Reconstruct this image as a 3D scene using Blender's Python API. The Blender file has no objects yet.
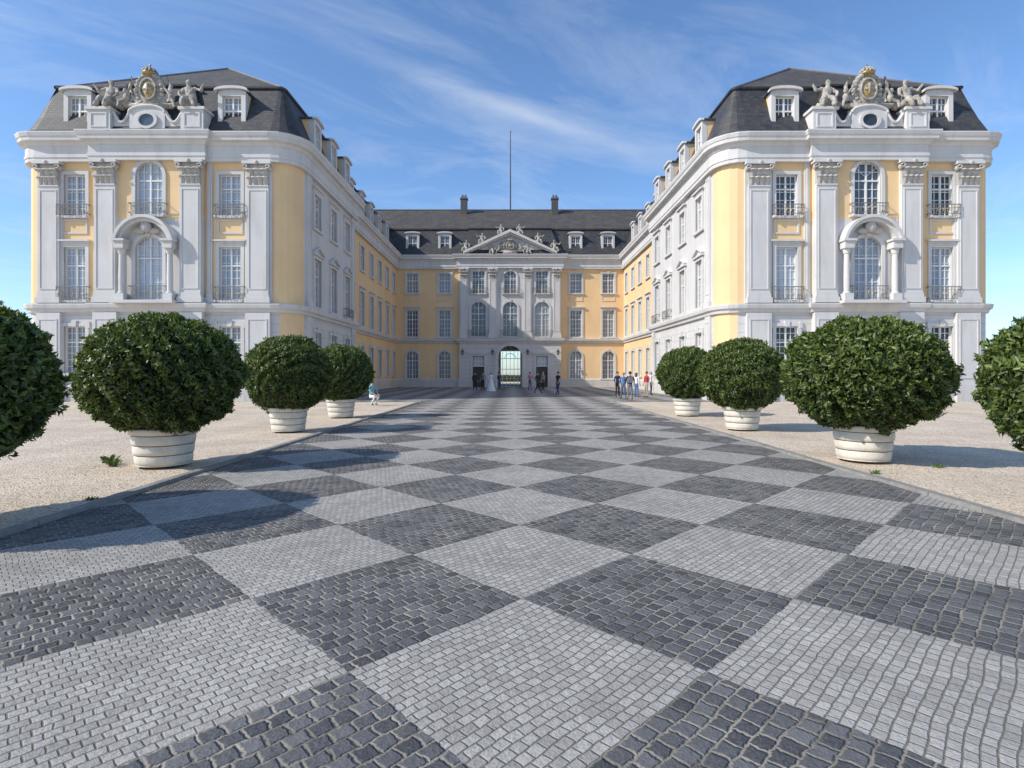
import bpy, math, random, bmesh
import numpy as np
from mathutils import Vector, Matrix
from mathutils import noise as mn
random.seed(7); np.random.seed(7)
scene=bpy.context.scene
COL=scene.collection
R=math.radians
XC=-0.2

# ------------------------------------------------------------ node helpers
def newmat(name):
    m=bpy.data.materials.new(name); m.use_nodes=True
    nt=m.node_tree; b=nt.nodes['Principled BSDF']
    return m,nt,b
def nd(nt,t,**k):
    n=nt.nodes.new(t)
    for a,v in k.items(): setattr(n,a,v)
    return n
def mth(nt,op,a,b=None,c=None,clamp=False):
    n=nt.nodes.new('ShaderNodeMath'); n.operation=op; n.use_clamp=clamp
    for i,v in enumerate((a,b,c)):
        if v is None: continue
        if isinstance(v,(int,float)): n.inputs[i].default_value=v
        else: nt.links.new(v,n.inputs[i])
    return n.outputs[0]
def mixc(nt,f,a,b,mode='MIX'):
    n=nt.nodes.new('ShaderNodeMix'); n.data_type='RGBA'; n.blend_type=mode
    for i,v in ((0,f),(6,a),(7,b)):
        if isinstance(v,(int,float)): n.inputs[i].default_value=v
        elif isinstance(v,tuple): n.inputs[i].default_value=(v+(1,))[:4]
        else: nt.links.new(v,n.inputs[i])
    return n.outputs[2]
def noise(nt,vec,scale,detail=4,rough=0.55):
    n=nt.nodes.new('ShaderNodeTexNoise'); n.inputs['Scale'].default_value=scale
    n.inputs['Detail'].default_value=detail; n.inputs['Roughness'].default_value=rough
    if vec is not None: nt.links.new(vec,n.inputs['Vector'])
    return n.outputs[0]
def ramp(nt,f,lo,hi):
    n=nt.nodes.new('ShaderNodeMapRange'); n.inputs[1].default_value=lo; n.inputs[2].default_value=hi
    nt.links.new(f,n.inputs[0]); return n.outputs[0]
def bump(nt,b,h,strength=0.5,dist=0.02):
    n=nt.nodes.new('ShaderNodeBump'); n.inputs['Strength'].default_value=strength; n.inputs['Distance'].default_value=dist
    nt.links.new(h,n.inputs['Height']); nt.links.new(n.outputs[0],b.inputs['Normal'])
def objc(nt): return nd(nt,'ShaderNodeTexCoord').outputs['Object']
def geop(nt): return nd(nt,'ShaderNodeNewGeometry').outputs['Position']

def simple(name,col,rough=0.7,var=0.15,scale=3.0,metal=0.0,bs=0.15,world=True,fine=40):
    m,nt,b=newmat(name)
    v=geop(nt) if world else objc(nt)
    n1=noise(nt,v,scale,5); n2=noise(nt,v,fine,3)
    f=mth(nt,'ADD',mth(nt,'MULTIPLY',n1,0.7),mth(nt,'MULTIPLY',n2,0.3))
    f=ramp(nt,f,0.3,0.7)
    dark=tuple(c*(1-var) for c in col); lite=tuple(min(1,c*(1+var*0.5)) for c in col)
    nt.links.new(mixc(nt,f,dark,lite),b.inputs['Base Color'])
    b.inputs['Roughness'].default_value=rough; b.inputs['Metallic'].default_value=metal
    bump(nt,b,n2,bs,0.02)
    return m

def plaster(name,col,stain=(0.35,0.33,0.3),amt=0.35,rust=False):
    m,nt,b=newmat(name)
    p=geop(nt)
    mp=nd(nt,'ShaderNodeMapping'); mp.inputs['Scale'].default_value=(1.2,1.2,0.22); nt.links.new(p,mp.inputs[0])
    streak=ramp(nt,noise(nt,mp.outputs[0],1.6,6,0.65),0.48,0.8)
    blot=ramp(nt,noise(nt,p,0.5,4),0.35,0.7)
    c=mixc(nt,blot,tuple(x*0.90 for x in col),col)
    sep=nd(nt,'ShaderNodeSeparateXYZ'); nt.links.new(p,sep.inputs[0])
    low=ramp(nt,sep.outputs[2],1.8,0.0)
    dirt=mth(nt,'MULTIPLY',mth(nt,'ADD',streak,mth(nt,'MULTIPLY',low,0.6),clamp=True),amt)
    c=mixc(nt,dirt,c,stain)
    h=noise(nt,p,25,4)
    if rust:
        fr=mth(nt,'FRACT',mth(nt,'MULTIPLY',sep.outputs[2],1/.48))
        gm=mth(nt,'MULTIPLY',mth(nt,'LESS_THAN',fr,.09),mth(nt,'LESS_THAN',sep.outputs[2],4.9))
        c=mixc(nt,mth(nt,'MULTIPLY',gm,.45),c,tuple(x*.45 for x in col))
        h=mth(nt,'SUBTRACT',h,mth(nt,'MULTIPLY',gm,2.0))
    nt.links.new(c,b.inputs['Base Color']); b.inputs['Roughness'].default_value=0.85
    bump(nt,b,h,0.15,0.02)
    return m

M_white=plaster('white_plaster',(0.63,0.61,0.59),amt=.4,rust=True)
M_trim=plaster('pale_stone_trim',(0.64,0.62,0.60),amt=0.45)
M_yellow=plaster('yellow_plaster',(0.84,0.59,0.32),stain=(0.64,0.47,0.32),amt=0.35)
M_cap=plaster('weathered_capital_stone',(0.50,0.47,0.43),stain=(.2,.18,.16),amt=.6)
M_stone=simple('weathered_statue_stone',(0.42,0.385,0.335),0.85,0.6,4.0,fine=14,bs=0.8)
M_gold=simple('gilding',(0.5,0.35,0.12),0.45,0.5,3,metal=0.4)
M_iron=simple('dark_iron',(0.035,0.035,0.04),0.5,0.2)
M_door=simple('dark_brown_door_wood',(0.06,0.045,0.035),0.5,0.3)
M_rail=simple('grey_painted_railing',(0.20,0.19,0.17),0.5,0.2)
M_lead=simple('lead_edging',(0.14,0.135,0.13),0.55,0.3,2)
M_wood=simple('white_window_wood',(0.74,0.73,0.70),0.5,0.08)
M_bark=simple('bark',(0.12,0.09,0.06),0.9,0.4,20,bs=0.6)
M_soil=simple('soil',(0.05,0.035,0.025),0.95,0.4,20,bs=0.8)
M_chim=simple('chimney_slate_cladding',(0.09,0.085,0.085),0.8,0.3,4)

def slate(name,c1,c2,moss):
    m,nt,b=newmat(name)
    p=geop(nt); sep=nd(nt,'ShaderNodeSeparateXYZ'); nt.links.new(p,sep.inputs[0])
    cm=nd(nt,'ShaderNodeCombineXYZ')
    nt.links.new(mth(nt,'ADD',sep.outputs[0],sep.outputs[1]),cm.inputs[0]); nt.links.new(sep.outputs[2],cm.inputs[1])
    br=nd(nt,'ShaderNodeTexBrick'); nt.links.new(cm.outputs[0],br.inputs[0])
    br.inputs['Scale'].default_value=1; br.inputs['Brick Width'].default_value=0.3; br.inputs['Row Height'].default_value=0.17
    br.inputs['Mortar Size'].default_value=0.014
    br.inputs['Color1'].default_value=c1+(1,); br.inputs['Color2'].default_value=c2+(1,); br.inputs['Mortar'].default_value=(0.012,0.012,0.014,1)
    n=ramp(nt,noise(nt,p,0.8,6,0.75),0.42,0.7)
    c=mixc(nt,n,br.outputs[0],moss)
    c=mixc(nt,0.4,c,br.outputs[0])
    nt.links.new(c,b.inputs['Base Color']); b.inputs['Roughness'].default_value=0.6
    bump(nt,b,br.outputs[1],0.4,0.03)
    return m
M_slate=slate('slate',(0.026,0.028,0.034),(0.062,0.063,0.068),(0.085,0.072,0.055))
M_slate2=slate('upper_slate',(0.055,0.048,0.040),(0.095,0.083,0.068),(0.13,0.105,0.075))

def glass(name,top,bot,rough=0.08):
    m,nt,b=newmat(name)
    p=objc(nt)
    oi=nd(nt,'ShaderNodeObjectInfo')
    r=oi.outputs['Random']
    n=noise(nt,p,1.2,2)
    f=mth(nt,'MULTIPLY',mth(nt,'ADD',n,r),0.5)
    c=mixc(nt,ramp(nt,f,0.25,0.75),bot,top)
    nt.links.new(c,b.inputs['Base Color']); b.inputs['Roughness'].default_value=rough
    bump(nt,b,noise(nt,geop(nt),1.5,2),0.12,0.05)
    return m
G_dark=glass('window_glass_dark',(0.10,0.13,0.17),(0.03,0.04,0.05))
G_pale=glass('window_glass_curtained',(0.52,0.58,0.66),(0.25,0.30,0.38))
G_mid=glass('window_glass_grey',(0.36,0.38,0.40),(0.09,0.11,0.14))

def paving():
    m,nt,b=newmat('checker_cobble_paving')
    p=objc(nt); sep=nd(nt,'ShaderNodeSeparateXYZ'); nt.links.new(p,sep.inputs[0])
    k=1/(math.sqrt(2)*1.3576)
    X=mth(nt,'ADD',sep.outputs[0],0.88); Y=mth(nt,'ADD',sep.outputs[1],-3.93)
    u=mth(nt,'MULTIPLY_ADD',mth(nt,'ADD',X,Y),k,0.5); v=mth(nt,'MULTIPLY_ADD',mth(nt,'SUBTRACT',Y,X),k,0.5)
    def warp(scale,amp,det):
        nz=nd(nt,'ShaderNodeTexNoise'); nz.inputs['Scale'].default_value=scale; nz.inputs['Detail'].default_value=det; nt.links.new(p,nz.inputs[0])
        ns=nd(nt,'ShaderNodeSeparateColor'); nt.links.new(nz.outputs[1],ns.inputs[0])
        a=mth(nt,'MULTIPLY',mth(nt,'SUBTRACT',ns.outputs[0],0.5),amp); c=mth(nt,'MULTIPLY',mth(nt,'SUBTRACT',ns.outputs[1],0.5),amp)
        return a,c
    a1,b1=warp(1.6,.05,2); a2,b2=warp(13,.022,1); a3,b3=warp(40,.012,1)
    def comb(a,c,z=None):
        n=nd(nt,'ShaderNodeCombineXYZ'); nt.links.new(a,n.inputs[0]); nt.links.new(c,n.inputs[1])
        if z is not None: n.inputs[2].default_value=z
        return n.outputs[0]
    lu=mth(nt,'ADD',mth(nt,'ADD',u,a1),mth(nt,'MULTIPLY',a2,.45)); lv=mth(nt,'ADD',mth(nt,'ADD',v,b1),mth(nt,'MULTIPLY',b2,.45))
    du=mth(nt,'ADD',mth(nt,'ADD',mth(nt,'ADD',u,a1),a2),a3); dv=mth(nt,'ADD',mth(nt,'ADD',mth(nt,'ADD',v,b1),b2),b3)
    ck=nd(nt,'ShaderNodeTexChecker'); ck.inputs['Scale'].default_value=1.0
    ck.inputs[1].default_value=(1,1,1,1); ck.inputs[2].default_value=(0,0,0,1)
    nt.links.new(comb(du,dv,.5),ck.inputs[0]); dark=mth(nt,'SUBTRACT',1.0,ck.outputs[1])
    fine=noise(nt,p,75,4,0.7)
    mid=noise(nt,p,22,3,0.6)
    def brick(vec,w,h,mo,sm,c1,c2,cm):
        br=nd(nt,'ShaderNodeTexBrick'); nt.links.new(vec,br.inputs[0])
        for kk,vv in (('Scale',1),('Brick Width',w),('Row Height',h),('Mortar Size',mo),('Mortar Smooth',sm)): br.inputs[kk].default_value=vv
        br.inputs['Color1'].default_value=c1+(1,); br.inputs['Color2'].default_value=c2+(1,); br.inputs['Mortar'].default_value=cm+(1,)
        return br
    # dark basalt cobbles, ~11 cm, squarish
    bd=brick(comb(du,dv),.0769,.0714,.0105,.9,(0.050,0.053,0.060),(0.15,0.152,0.157),(0.0,0.0,0.0))
    sand=mixc(nt,ramp(nt,noise(nt,p,2.2,4,.6),.35,.65),(0.13,0.12,0.10),(0.38,0.34,0.28))
    st=mixc(nt,mth(nt,'MULTIPLY',ramp(nt,fine,0.45,0.8),.6),brick(comb(du,dv),.0769,.0714,.0,.0,(0.050,0.053,0.060),(0.15,0.152,0.157),(.1,.1,.1)).outputs[0],(0.21,0.21,0.215))
    jd=ramp(nt,bd.outputs[1],.25,.9)
    darkc=mixc(nt,jd,st,sand)
    # light greywacke setts in straight rows
    bl=brick(comb(lu,lv),.0556,.0454,.0052,.8,(0,0,0),(1,1,1),(0,0,0))
    ls=brick(comb(lu,lv),.0556,.0454,0,0,(0.33,0.318,0.298),(0.47,0.455,0.43),(0,0,0)).outputs[0]
    ls=mixc(nt,mth(nt,'MULTIPLY',ramp(nt,fine,0.45,0.75),0.5),ls,(0.23,0.22,0.20))
    ls=mixc(nt,mth(nt,'MULTIPLY',ramp(nt,mid,0.5,0.75),0.3),ls,(0.28,0.265,0.24))
    jl=ramp(nt,bl.outputs[1],.3,1.0)
    lightc=mixc(nt,jl,ls,(0.19,0.17,0.14))
    big=ramp(nt,noise(nt,p,0.9,5,0.65),0.3,0.7)
    c=mixc(nt,dark,lightc,darkc)
    c=mixc(nt,1.0,c,mixc(nt,big,(0.82,0.81,0.79),(1.10,1.08,1.05)),'MULTIPLY')
    dust=mth(nt,'MULTIPLY',ramp(nt,noise(nt,p,.55,6,.7),.5,.75),.14)
    c=mixc(nt,dust,c,(0.36,0.33,0.28))
    nt.links.new(c,b.inputs['Base Color'])
    b.inputs['Roughness'].default_value=0.72
    b.inputs['Specular IOR Level'].default_value=0.35
    h1=mth(nt,'SUBTRACT',1.0,bd.outputs[1]); h2=mth(nt,'SUBTRACT',1.0,bl.outputs[1])
    hm=nd(nt,'ShaderNodeMix'); nt.links.new(dark,hm.inputs[0]); nt.links.new(mth(nt,'MULTIPLY',h2,0.45),hm.inputs[2]); nt.links.new(h1,hm.inputs[3])
    h=mth(nt,'ADD',hm.outputs[0],mth(nt,'MULTIPLY',fine,0.5))
    h=mth(nt,'ADD',h,mth(nt,'MULTIPLY',mid,0.9))
    bump(nt,b,h,0.8,0.016)
    return m
M_pave=paving()

def gravel():
    m,nt,b=newmat('beige_gravel')
    p=objc(nt)
    v=nd(nt,'ShaderNodeTexVoronoi'); v.inputs['Scale'].default_value=45; nt.links.new(p,v.inputs[0])
    s=nd(nt,'ShaderNodeSeparateColor'); nt.links.new(v.outputs['Color'],s.inputs[0])
    c=mixc(nt,s.outputs[0],(0.56,0.45,0.34),(0.80,0.70,0.57))
    c=mixc(nt,ramp(nt,s.outputs[1],0.75,0.95),c,(0.28,0.23,0.18))
    n=ramp(nt,noise(nt,p,0.6,6,0.7),0.35,0.7)
    c=mixc(nt,1.0,c,mixc(nt,n,(0.76,0.74,0.70),(1.05,1.04,1.02)),'MULTIPLY')
    nt.links.new(c,b.inputs['Base Color']); b.inputs['Roughness'].default_value=0.9
    h=mth(nt,'ADD',v.outputs['Distance'],noise(nt,p,9,4))
    bump(nt,b,h,0.6,0.02)
    return m
M_gravel=gravel()
M_kerb=simple('kerb_stone',(0.26,0.25,0.23),0.8,0.35,6,bs=0.4)
M_grass=simple('lawn_grass',(0.12,0.19,0.05),0.9,0.4,6,bs=0.5)

def leafmat():
    m,nt,b=newmat('laurel_leaf')
    a=nd(nt,'ShaderNodeAttribute'); a.attribute_name='leafv'
    f=a.outputs['Fac']
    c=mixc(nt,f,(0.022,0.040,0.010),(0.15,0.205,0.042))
    nt.links.new(c,b.inputs['Base Color']); b.inputs['Roughness'].default_value=0.45
    tr=nd(nt,'ShaderNodeBsdfTranslucent'); nt.links.new(mixc(nt,0.5,c,(0.20,0.28,0.03)),tr.inputs[0])
    mx=nd(nt,'ShaderNodeMixShader'); mx.inputs[0].default_value=0.2
    out=nt.nodes['Material Output']
    nt.links.new(b.outputs[0],mx.inputs[1]); nt.links.new(tr.outputs[0],mx.inputs[2]); nt.links.new(mx.outputs[0],out.inputs[0])
    return m
M_leaf=leafmat()
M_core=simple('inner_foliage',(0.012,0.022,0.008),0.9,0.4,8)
M_tub=simple('cream_painted_tub',(0.66,0.61,0.52),0.6,0.22,5,world=False,bs=0.2)
M_groove=simple('tub_groove_dark',(0.22,0.19,0.15),0.8,0.2,5,world=False)  # darker tone that makes the grooves between tub bands stand out

# ------------------------------------------------------------ mesh builder
class MB:
    def __init__(s): s.v=[]; s.f=[]; s.m=[]; s.mats=[]
    def mi(s,mat):
        if mat not in s.mats: s.mats.append(mat)
        return s.mats.index(mat)
    def face(s,pts,mat):
        i=len(s.v); s.v+= [tuple(p) for p in pts]; s.f.append(tuple(range(i,i+len(pts)))); s.m.append(s.mi(mat))
    def add(s,vs,fs,mat):
        i=len(s.v); s.v+=[tuple(p) for p in vs]; k=s.mi(mat)
        for f in fs: s.f.append(tuple(a+i for a in f)); s.m.append(k)
    def box(s,x0,x1,y0,y1,z0,z1,mat,tx=0,ty=0):
        v=[(x0,y0,z0),(x1,y0,z0),(x1,y1,z0),(x0,y1,z0),(x0-tx,y0-ty,z1),(x1+tx,y0-ty,z1),(x1+tx,y1+ty,z1),(x0-tx,y1+ty,z1)]
        s.add(v,[(0,3,2,1),(4,5,6,7),(0,1,5,4),(1,2,6,5),(2,3,7,6),(3,0,4,7)],mat)
    def prism(s,poly,y0,y1,mat):
        n=len(poly)
        v=[(x,y0,z) for x,z in poly]+[(x,y1,z) for x,z in poly]
        f=[tuple(range(n)),tuple(range(2*n-1,n-1,-1))]+[(i,(i+1)%n,(i+1)%n+n,i+n) for i in range(n)]
        s.add(v,f,mat)
    def arcband(s,cx,cz,r0,r1,a0,a1,y0,y1,mat,n=12,sx=1.0):
        for i in range(n):
            a=a0+(a1-a0)*i/n; b=a0+(a1-a0)*(i+1)/n
            P=lambda r,t:(cx+sx*r*math.cos(t),cz+r*math.sin(t))
            s.prism([P(r0,a),P(r1,a),P(r1,b),P(r0,b)],y0,y1,mat)
    def lathe(s,cx,cy,prof,mat,n=24,cap=True,band=None):
        vs=[];fs=[]
        for r,z in prof:
            for i in range(n):
                a=2*math.pi*i/n; vs.append((cx+r*math.cos(a),cy+r*math.sin(a),z))
        for j in range(len(prof)-1):
            for i in range(n):
                k=(i+1)%n; fs.append((j*n+i,j*n+k,(j+1)*n+k,(j+1)*n+i))
        if cap:
            fs.append(tuple(range(n-1,-1,-1))); fs.append(tuple((len(prof)-1)*n+i for i in range(n)))
        s.add(vs,fs,mat)
    def ell(s,c,r,mat,nu=12,nv=8,rot=None):
        vs=[];fs=[]
        for j in range(nv+1):
            t=math.pi*j/nv
            for i in range(nu):
                a=2*math.pi*i/nu
                p=Vector((r[0]*math.sin(t)*math.cos(a),r[1]*math.sin(t)*math.sin(a),r[2]*math.cos(t)))
                if rot: p=rot@p
                vs.append((c[0]+p.x,c[1]+p.y,c[2]+p.z))
        for j in range(nv):
            for i in range(nu):
                k=(i+1)%nu; fs.append((j*nu+i,(j+1)*nu+i,(j+1)*nu+k,j*nu+k))
        s.add(vs,fs,mat)
    def tube(s,pts,rad,mat,n=8):
        pts=[Vector(p) for p in pts]; vs=[];fs=[]
        for i,p in enumerate(pts):
            d=(pts[min(i+1,len(pts)-1)]-pts[max(i-1,0)]).normalized()
            if abs(d.z)<0.99: a=d.cross(Vector((0,0,1))).normalized()
            else: a=Vector((1,0,0))
            b=d.cross(a); r=rad[i] if isinstance(rad,(list,tuple)) else rad
            for k in range(n):
                t=2*math.pi*k/n; vs.append(p+a*math.cos(t)*r+b*math.sin(t)*r)
        for i in range(len(pts)-1):
            for k in range(n):
                l=(k+1)%n; fs.append((i*n+k,i*n+l,(i+1)*n+l,(i+1)*n+k))
        fs.append(tuple(range(n))); fs.append(tuple((len(pts)-1)*n+k for k in range(n-1,-1,-1)))
        s.add(vs,fs,mat)
    def mesh(s,name,smooth=False):
        me=bpy.data.meshes.new(name); me.from_pydata(s.v,[],s.f)
        for m in s.mats: me.materials.append(m)
        me.polygons.foreach_set('material_index',s.m)
        if smooth: me.polygons.foreach_set('use_smooth',[True]*len(s.f))
        me.update(); return me

WM={}
def place(name,data,M=None,parent=None,local=False):
    o=bpy.data.objects.new(name,data); COL.objects.link(o)
    M=M or Matrix.Identity(4)
    o.matrix_basis=M
    if parent:
        o.parent=parent
        if local: WM[o]=WM[parent]@M
        else: o.matrix_parent_inverse=WM[parent].inverted(); WM[o]=M
    else: WM[o]=M
    return o
def top(o,label,cat,group=None):
    o['label']=label; o['category']=cat
    if group: o['group']=group

# ------------------------------------------------------------ ground
def sheet(name,polys,z,mat,label):
    mb=MB()
    for p in polys: mb.face([(x,y,z) for x,y in p],mat)
    o=place(name,mb.mesh(name)); o['kind']='structure'; o['label']=label; o['category']=name
    return o
sheet('ground',[[(-900,-300),(900,-300),(900,1500),(-900,1500)]],0,M_gravel,'pale beige gravel forecourt ground around the palace')
sheet('paved_path',[[(-4.95,-6),(5.4,-6),(5.4,30.6),(-4.95,30.6)],[(XC-12.8,30.6),(XC+12.8,30.6),(XC+12.8,62.75),(XC-12.8,62.75)]],0.004,M_pave,'grey cobbled path laid in a diagonal checkerboard')
sheet('lawn',[[(-200,100),(200,100),(200,400),(-200,400)]],0.004,M_grass,'green palace garden lawn behind the building')
for i,x in enumerate((-5.03,5.48)):
    mb=MB(); y=-6.0
    while y<30.3:
        L=random.uniform(0.7,1.1); w=0.07+random.uniform(-.004,.004)
        mb.box(x-w,x+w,y+0.006,y+L-0.006,-0.05,0.045+random.uniform(-.006,.006),M_kerb,tx=-0.008); y+=L
    k=place('kerb',mb.mesh('kerb')); k['kind']='structure'; k['label']='low grey stone kerb edging the cobbled path'; k['category']='kerb'

# ------------------------------------------------------------ palace
palace=bpy.data.objects.new('palace',None); COL.objects.link(palace)
palace.matrix_basis=Matrix.Translation((XC,50,0)); WM[palace]=palace.matrix_basis.copy()
top(palace,'yellow and white baroque three-winged palace with slate mansard roofs','palace')

def arc(cx,cy,r,a0,a1,n=5):
    return [(cx+r*math.cos(a0+(a1-a0)*i/n),cy+r*math.sin(a0+(a1-a0)*i/n)) for i in range(n+1)]
STEP={-1:42.6,1:46.2}
def halfpath(s):
    h=[(5.7,62.2),(5.7,62.7),(12.8,62.7),(12.8,STEP[s]),(11.9,STEP[s])]
    h+=arc(13.2,32.3,1.3,math.pi,1.5*math.pi)
    h+=[(16.9,31),(16.9,30.75),(22.8,30.75),(22.8,31)]
    h+=arc(26.2,31.9,0.9,1.5*math.pi,2*math.pi,4)
    return h+[(27.1,78)]
rightp=[Vector((XC+a,b)) for a,b in halfpath(1)]
leftp=[Vector((XC-a,b)) for a,b in halfpath(-1)][::-1]
PATH=rightp+leftp
NP=len(PATH)
EDG=[(PATH[i],PATH[(i+1)%NP]) for i in range(NP)]
OPEN={i:[] for i in range(NP)}

def sweep(name,pts,prof,mat,closed=True,smooth=False):
    n=len(pts); offs=[]
    for i in range(n):
        def dirn(a,b): return (b-a).normalized()
        if closed or 0<i<n-1:
            d0=dirn(pts[i-1],pts[i]); d1=dirn(pts[i],pts[(i+1)%n])
        elif i==0: d0=d1=dirn(pts[0],pts[1])
        else: d0=d1=dirn(pts[-2],pts[-1])
        n0=Vector((d0.y,-d0.x)); n1=Vector((d1.y,-d1.x))
        m=(n0+n1); m=m/max(1e-6,(m.dot(n0)))
        offs.append(m)
    mb=MB(); V=[]
    for i in range(n):
        for (o,z) in prof: V.append((pts[i].x+offs[i].x*o,pts[i].y+offs[i].y*o,z))
    k=len(prof); F=[]
    for i in range(n if closed else n-1):
        j=(i+1)%n
        for q in range(k-1): F.append((i*k+q,j*k+q,j*k+q+1,i*k+q+1))
    if not closed:
        F.append(tuple(range(k))); F.append(tuple((n-1)*k+q for q in range(k-1,-1,-1)))
    mb.add(V,F,mat)
    return place(name,mb.mesh(name,smooth),None,palace)

def edge_at(x,y):
    p=Vector((x,y)); best=None
    for i,(a,b) in enumerate(EDG):
        L=(b-a).length; U=(b-a)/L; t=(p-a).dot(U)
        if t<0.05 or t>L-0.05: continue
        d=abs((p-a).dot(Vector((U.y,-U.x))))
        if d<0.12 and (best is None or d<best[0]): best=(d,i,U,t,a)
    return best
def matat(x,y,z):
    d,i,U,t,a=edge_at(x,y); p=a+U*t
    return Matrix.Translation((p.x,p.y,z))@Matrix.Rotation(math.atan2(U.y,U.x),4,'Z')

MC={}
def rect_frame(mb,x0,x1,z0,z1,t,y0,y1,mat):
    mb.box(x0,x0+t,y0,y1,z0,z1,mat); mb.box(x1-t,x1,y0,y1,z0,z1,mat)
    mb.box(x0+t,x1-t,y0,y1,z0,z0+t,mat); mb.box(x0+t,x1-t,y0,y1,z1-t,z1,mat)
def win_meshes(w,h,arch,cols,rows,style,apron,g,tm):
    key=(w,h,arch,cols,rows,style,apron,g.name,tm.name)
    if key in MC: return MC[key]
    a=MB(); a.face([(-w/2,0.2,0),(w/2,0.2,0),(w/2,0.2,h),(-w/2,0.2,h)],g)
    f=MB(); ya,yb=0.12,0.195; t=0.06
    rect_frame(f,-w/2+.002,w/2-.002,0.002,h-.002,t,ya,yb,M_wood)
    f.box(-0.045,0.045,ya-.02,yb,t,h-t,M_wood)
    ht=h*0.66 if h>2 else h*0.5
    f.box(-w/2+t,-0.045,ya-.01,yb,ht-.04,ht+.04,M_wood); f.box(.045,w/2-t,ya-.01,yb,ht-.04,ht+.04,M_wood)
    for c in range(1,cols):
        x=-w/2+w*c/cols
        if abs(x)<.06: continue
        f.box(x-.018,x+.018,ya+.03,yb-.005,t,h-t,M_wood)
    for r in range(1,rows):
        z=h*r/rows
        if abs(z-ht)<.1: continue
        f.box(-w/2+t,w/2-t,ya+.035,yb-.008,z-.018,z+.018,M_wood)
    s=MB(); b=0.19; y0,y1=-0.08,0.03
    s.box(-w/2-b,-w/2,y0,y1,0,h if not arch else h-w/2,tm); s.box(w/2,w/2+b,y0,y1,0,h if not arch else h-w/2,tm)
    s.box(-w/2-b-.08,w/2+b+.08,-0.16,y1,-0.14,-0.002,tm)
    if arch:
        cz=h-w/2; n=14; rr=w/2
        for i in range(n):
            A=math.pi*i/n; B=math.pi*(i+1)/n
            x0,z0=rr*math.cos(A),cz+rr*math.sin(A); x1,z1=rr*math.cos(B),cz+rr*math.sin(B)
            s.prism([(x0,z0),(x0,h+.01),(x1,h+.01),(x1,z1)],0.002,0.16,tm)
        s.arcband(0,cz,rr,rr+b,0,math.pi,y0,y1,tm,n=14)
        s.box(-.12,.12,-.14,y1,h-.02,h+b+.1,tm,tx=.03)
        for ang in (40,90,140):
            A=R(ang); f.tube([(0,.16,cz),(rr*math.cos(A),.16,cz+rr*math.sin(A))],.02,M_wood,4)
    else:
        s.box(-w/2-b,w/2+b,y0,y1,h,h+b,tm)
        if style=='flat':
            s.box(-w/2-b-.02,w/2+b+.02,-.1,y1,h+b+.002,h+b+.12,tm)
            s.box(-w/2-b-.12,w/2+b+.12,-.22,y1,h+b+.122,h+b+.22,tm)
        elif style=='tri':
            W=w/2+b+.12; z=h+b+.002
            s.box(-W,W,-.2,y1,z,z+.1,tm)
            s.prism([(-W,z+.102),(W,z+.102),(0,z+.5)],-.06,y1,tm)
            s.prism([(-W,z+.103),(0,z+.503),(0,z+.6),(-W-.03,z+.18)],-.22,y1,tm)
            s.prism([(0,z+.503),(W,z+.103),(W+.03,z+.18),(0,z+.6)],-.22,y1,tm)
        elif style=='key':
            s.box(-.12,.12,-.13,y1,h-.02,h+b+.12,tm,tx=.03)
            s.box(-w/2-b-.06,-w/2-b+.1,-.1,y1,h-.1,h+b+.06,tm); s.box(w/2+b-.1,w/2+b+.06,-.1,y1,h-.1,h+b+.06,tm)
    if apron:
        rect_frame(s,-w/2-.1,w/2+.1,-apron,-.2,.09,-.05,y1,tm)
    MC[key]=(a.mesh('window'),f.mesh('frame'),s.mesh('surround')); return MC[key]
def rail_mesh(w,h):
    key=('rail',w,h)
    if key in MC: return MC[key]
    m=MB(); W=w/2+.25; y=-.28
    m.box(-W,W,y-.02,y+.02,h-.04,h,M_rail); m.box(-W,W,y-.012,y+.012,.06,.085,M_rail); m.box(-W,W,y-.01,y+.01,h-.2,h-.185,M_rail)
    n=int(2*W/.16)
    for i in range(n+1):
        x=-W+2*W*i/n; m.box(x-.008,x+.008,y-.008,y+.008,.0,h-.04,M_rail)
    for i in range(3):
        cx=-W+2*W*(i+.5)/3
        m.tube([(cx+.13*math.sin(q),y-.01,h*.47+.15*math.cos(q)) for q in [k*math.pi/6 for k in range(13)]],.013,M_gold if i==1 else M_rail,4)
    for sx in (-1,1):
        m.box(sx*W-.015,sx*W+.015,y,0.02,h-.04,h,M_rail); m.box(sx*W-.012,sx*W+.012,y,.02,.06,.09,M_rail)
        m.box(sx*(W-.1)-.04,sx*(W-.1)+.04,y,.02,-.12,.0,M_trim)
    MC[key]=m.mesh('railing'); return MC[key]
def window(x,y,z,w,h,arch=False,cols=4,rows=6,style='flat',g=None,rail=0,apron=0,tm=None):
    tm=tm or M_trim; g=g or G_mid
    e=edge_at(x,y); OPEN[e[1]].append((e[3]-w/2,e[3]+w/2,z,z+h))
    a,f,s=win_meshes(w,h,arch,cols,rows,style,apron,g,tm)
    W=place('window',a,matat(x,y,z),palace)
    place('frame',f,None,W,True); place('surround',s,None,W,True)
    if rail: place('railing',rail_mesh(w,rail),None,W,True)
    return W

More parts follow.
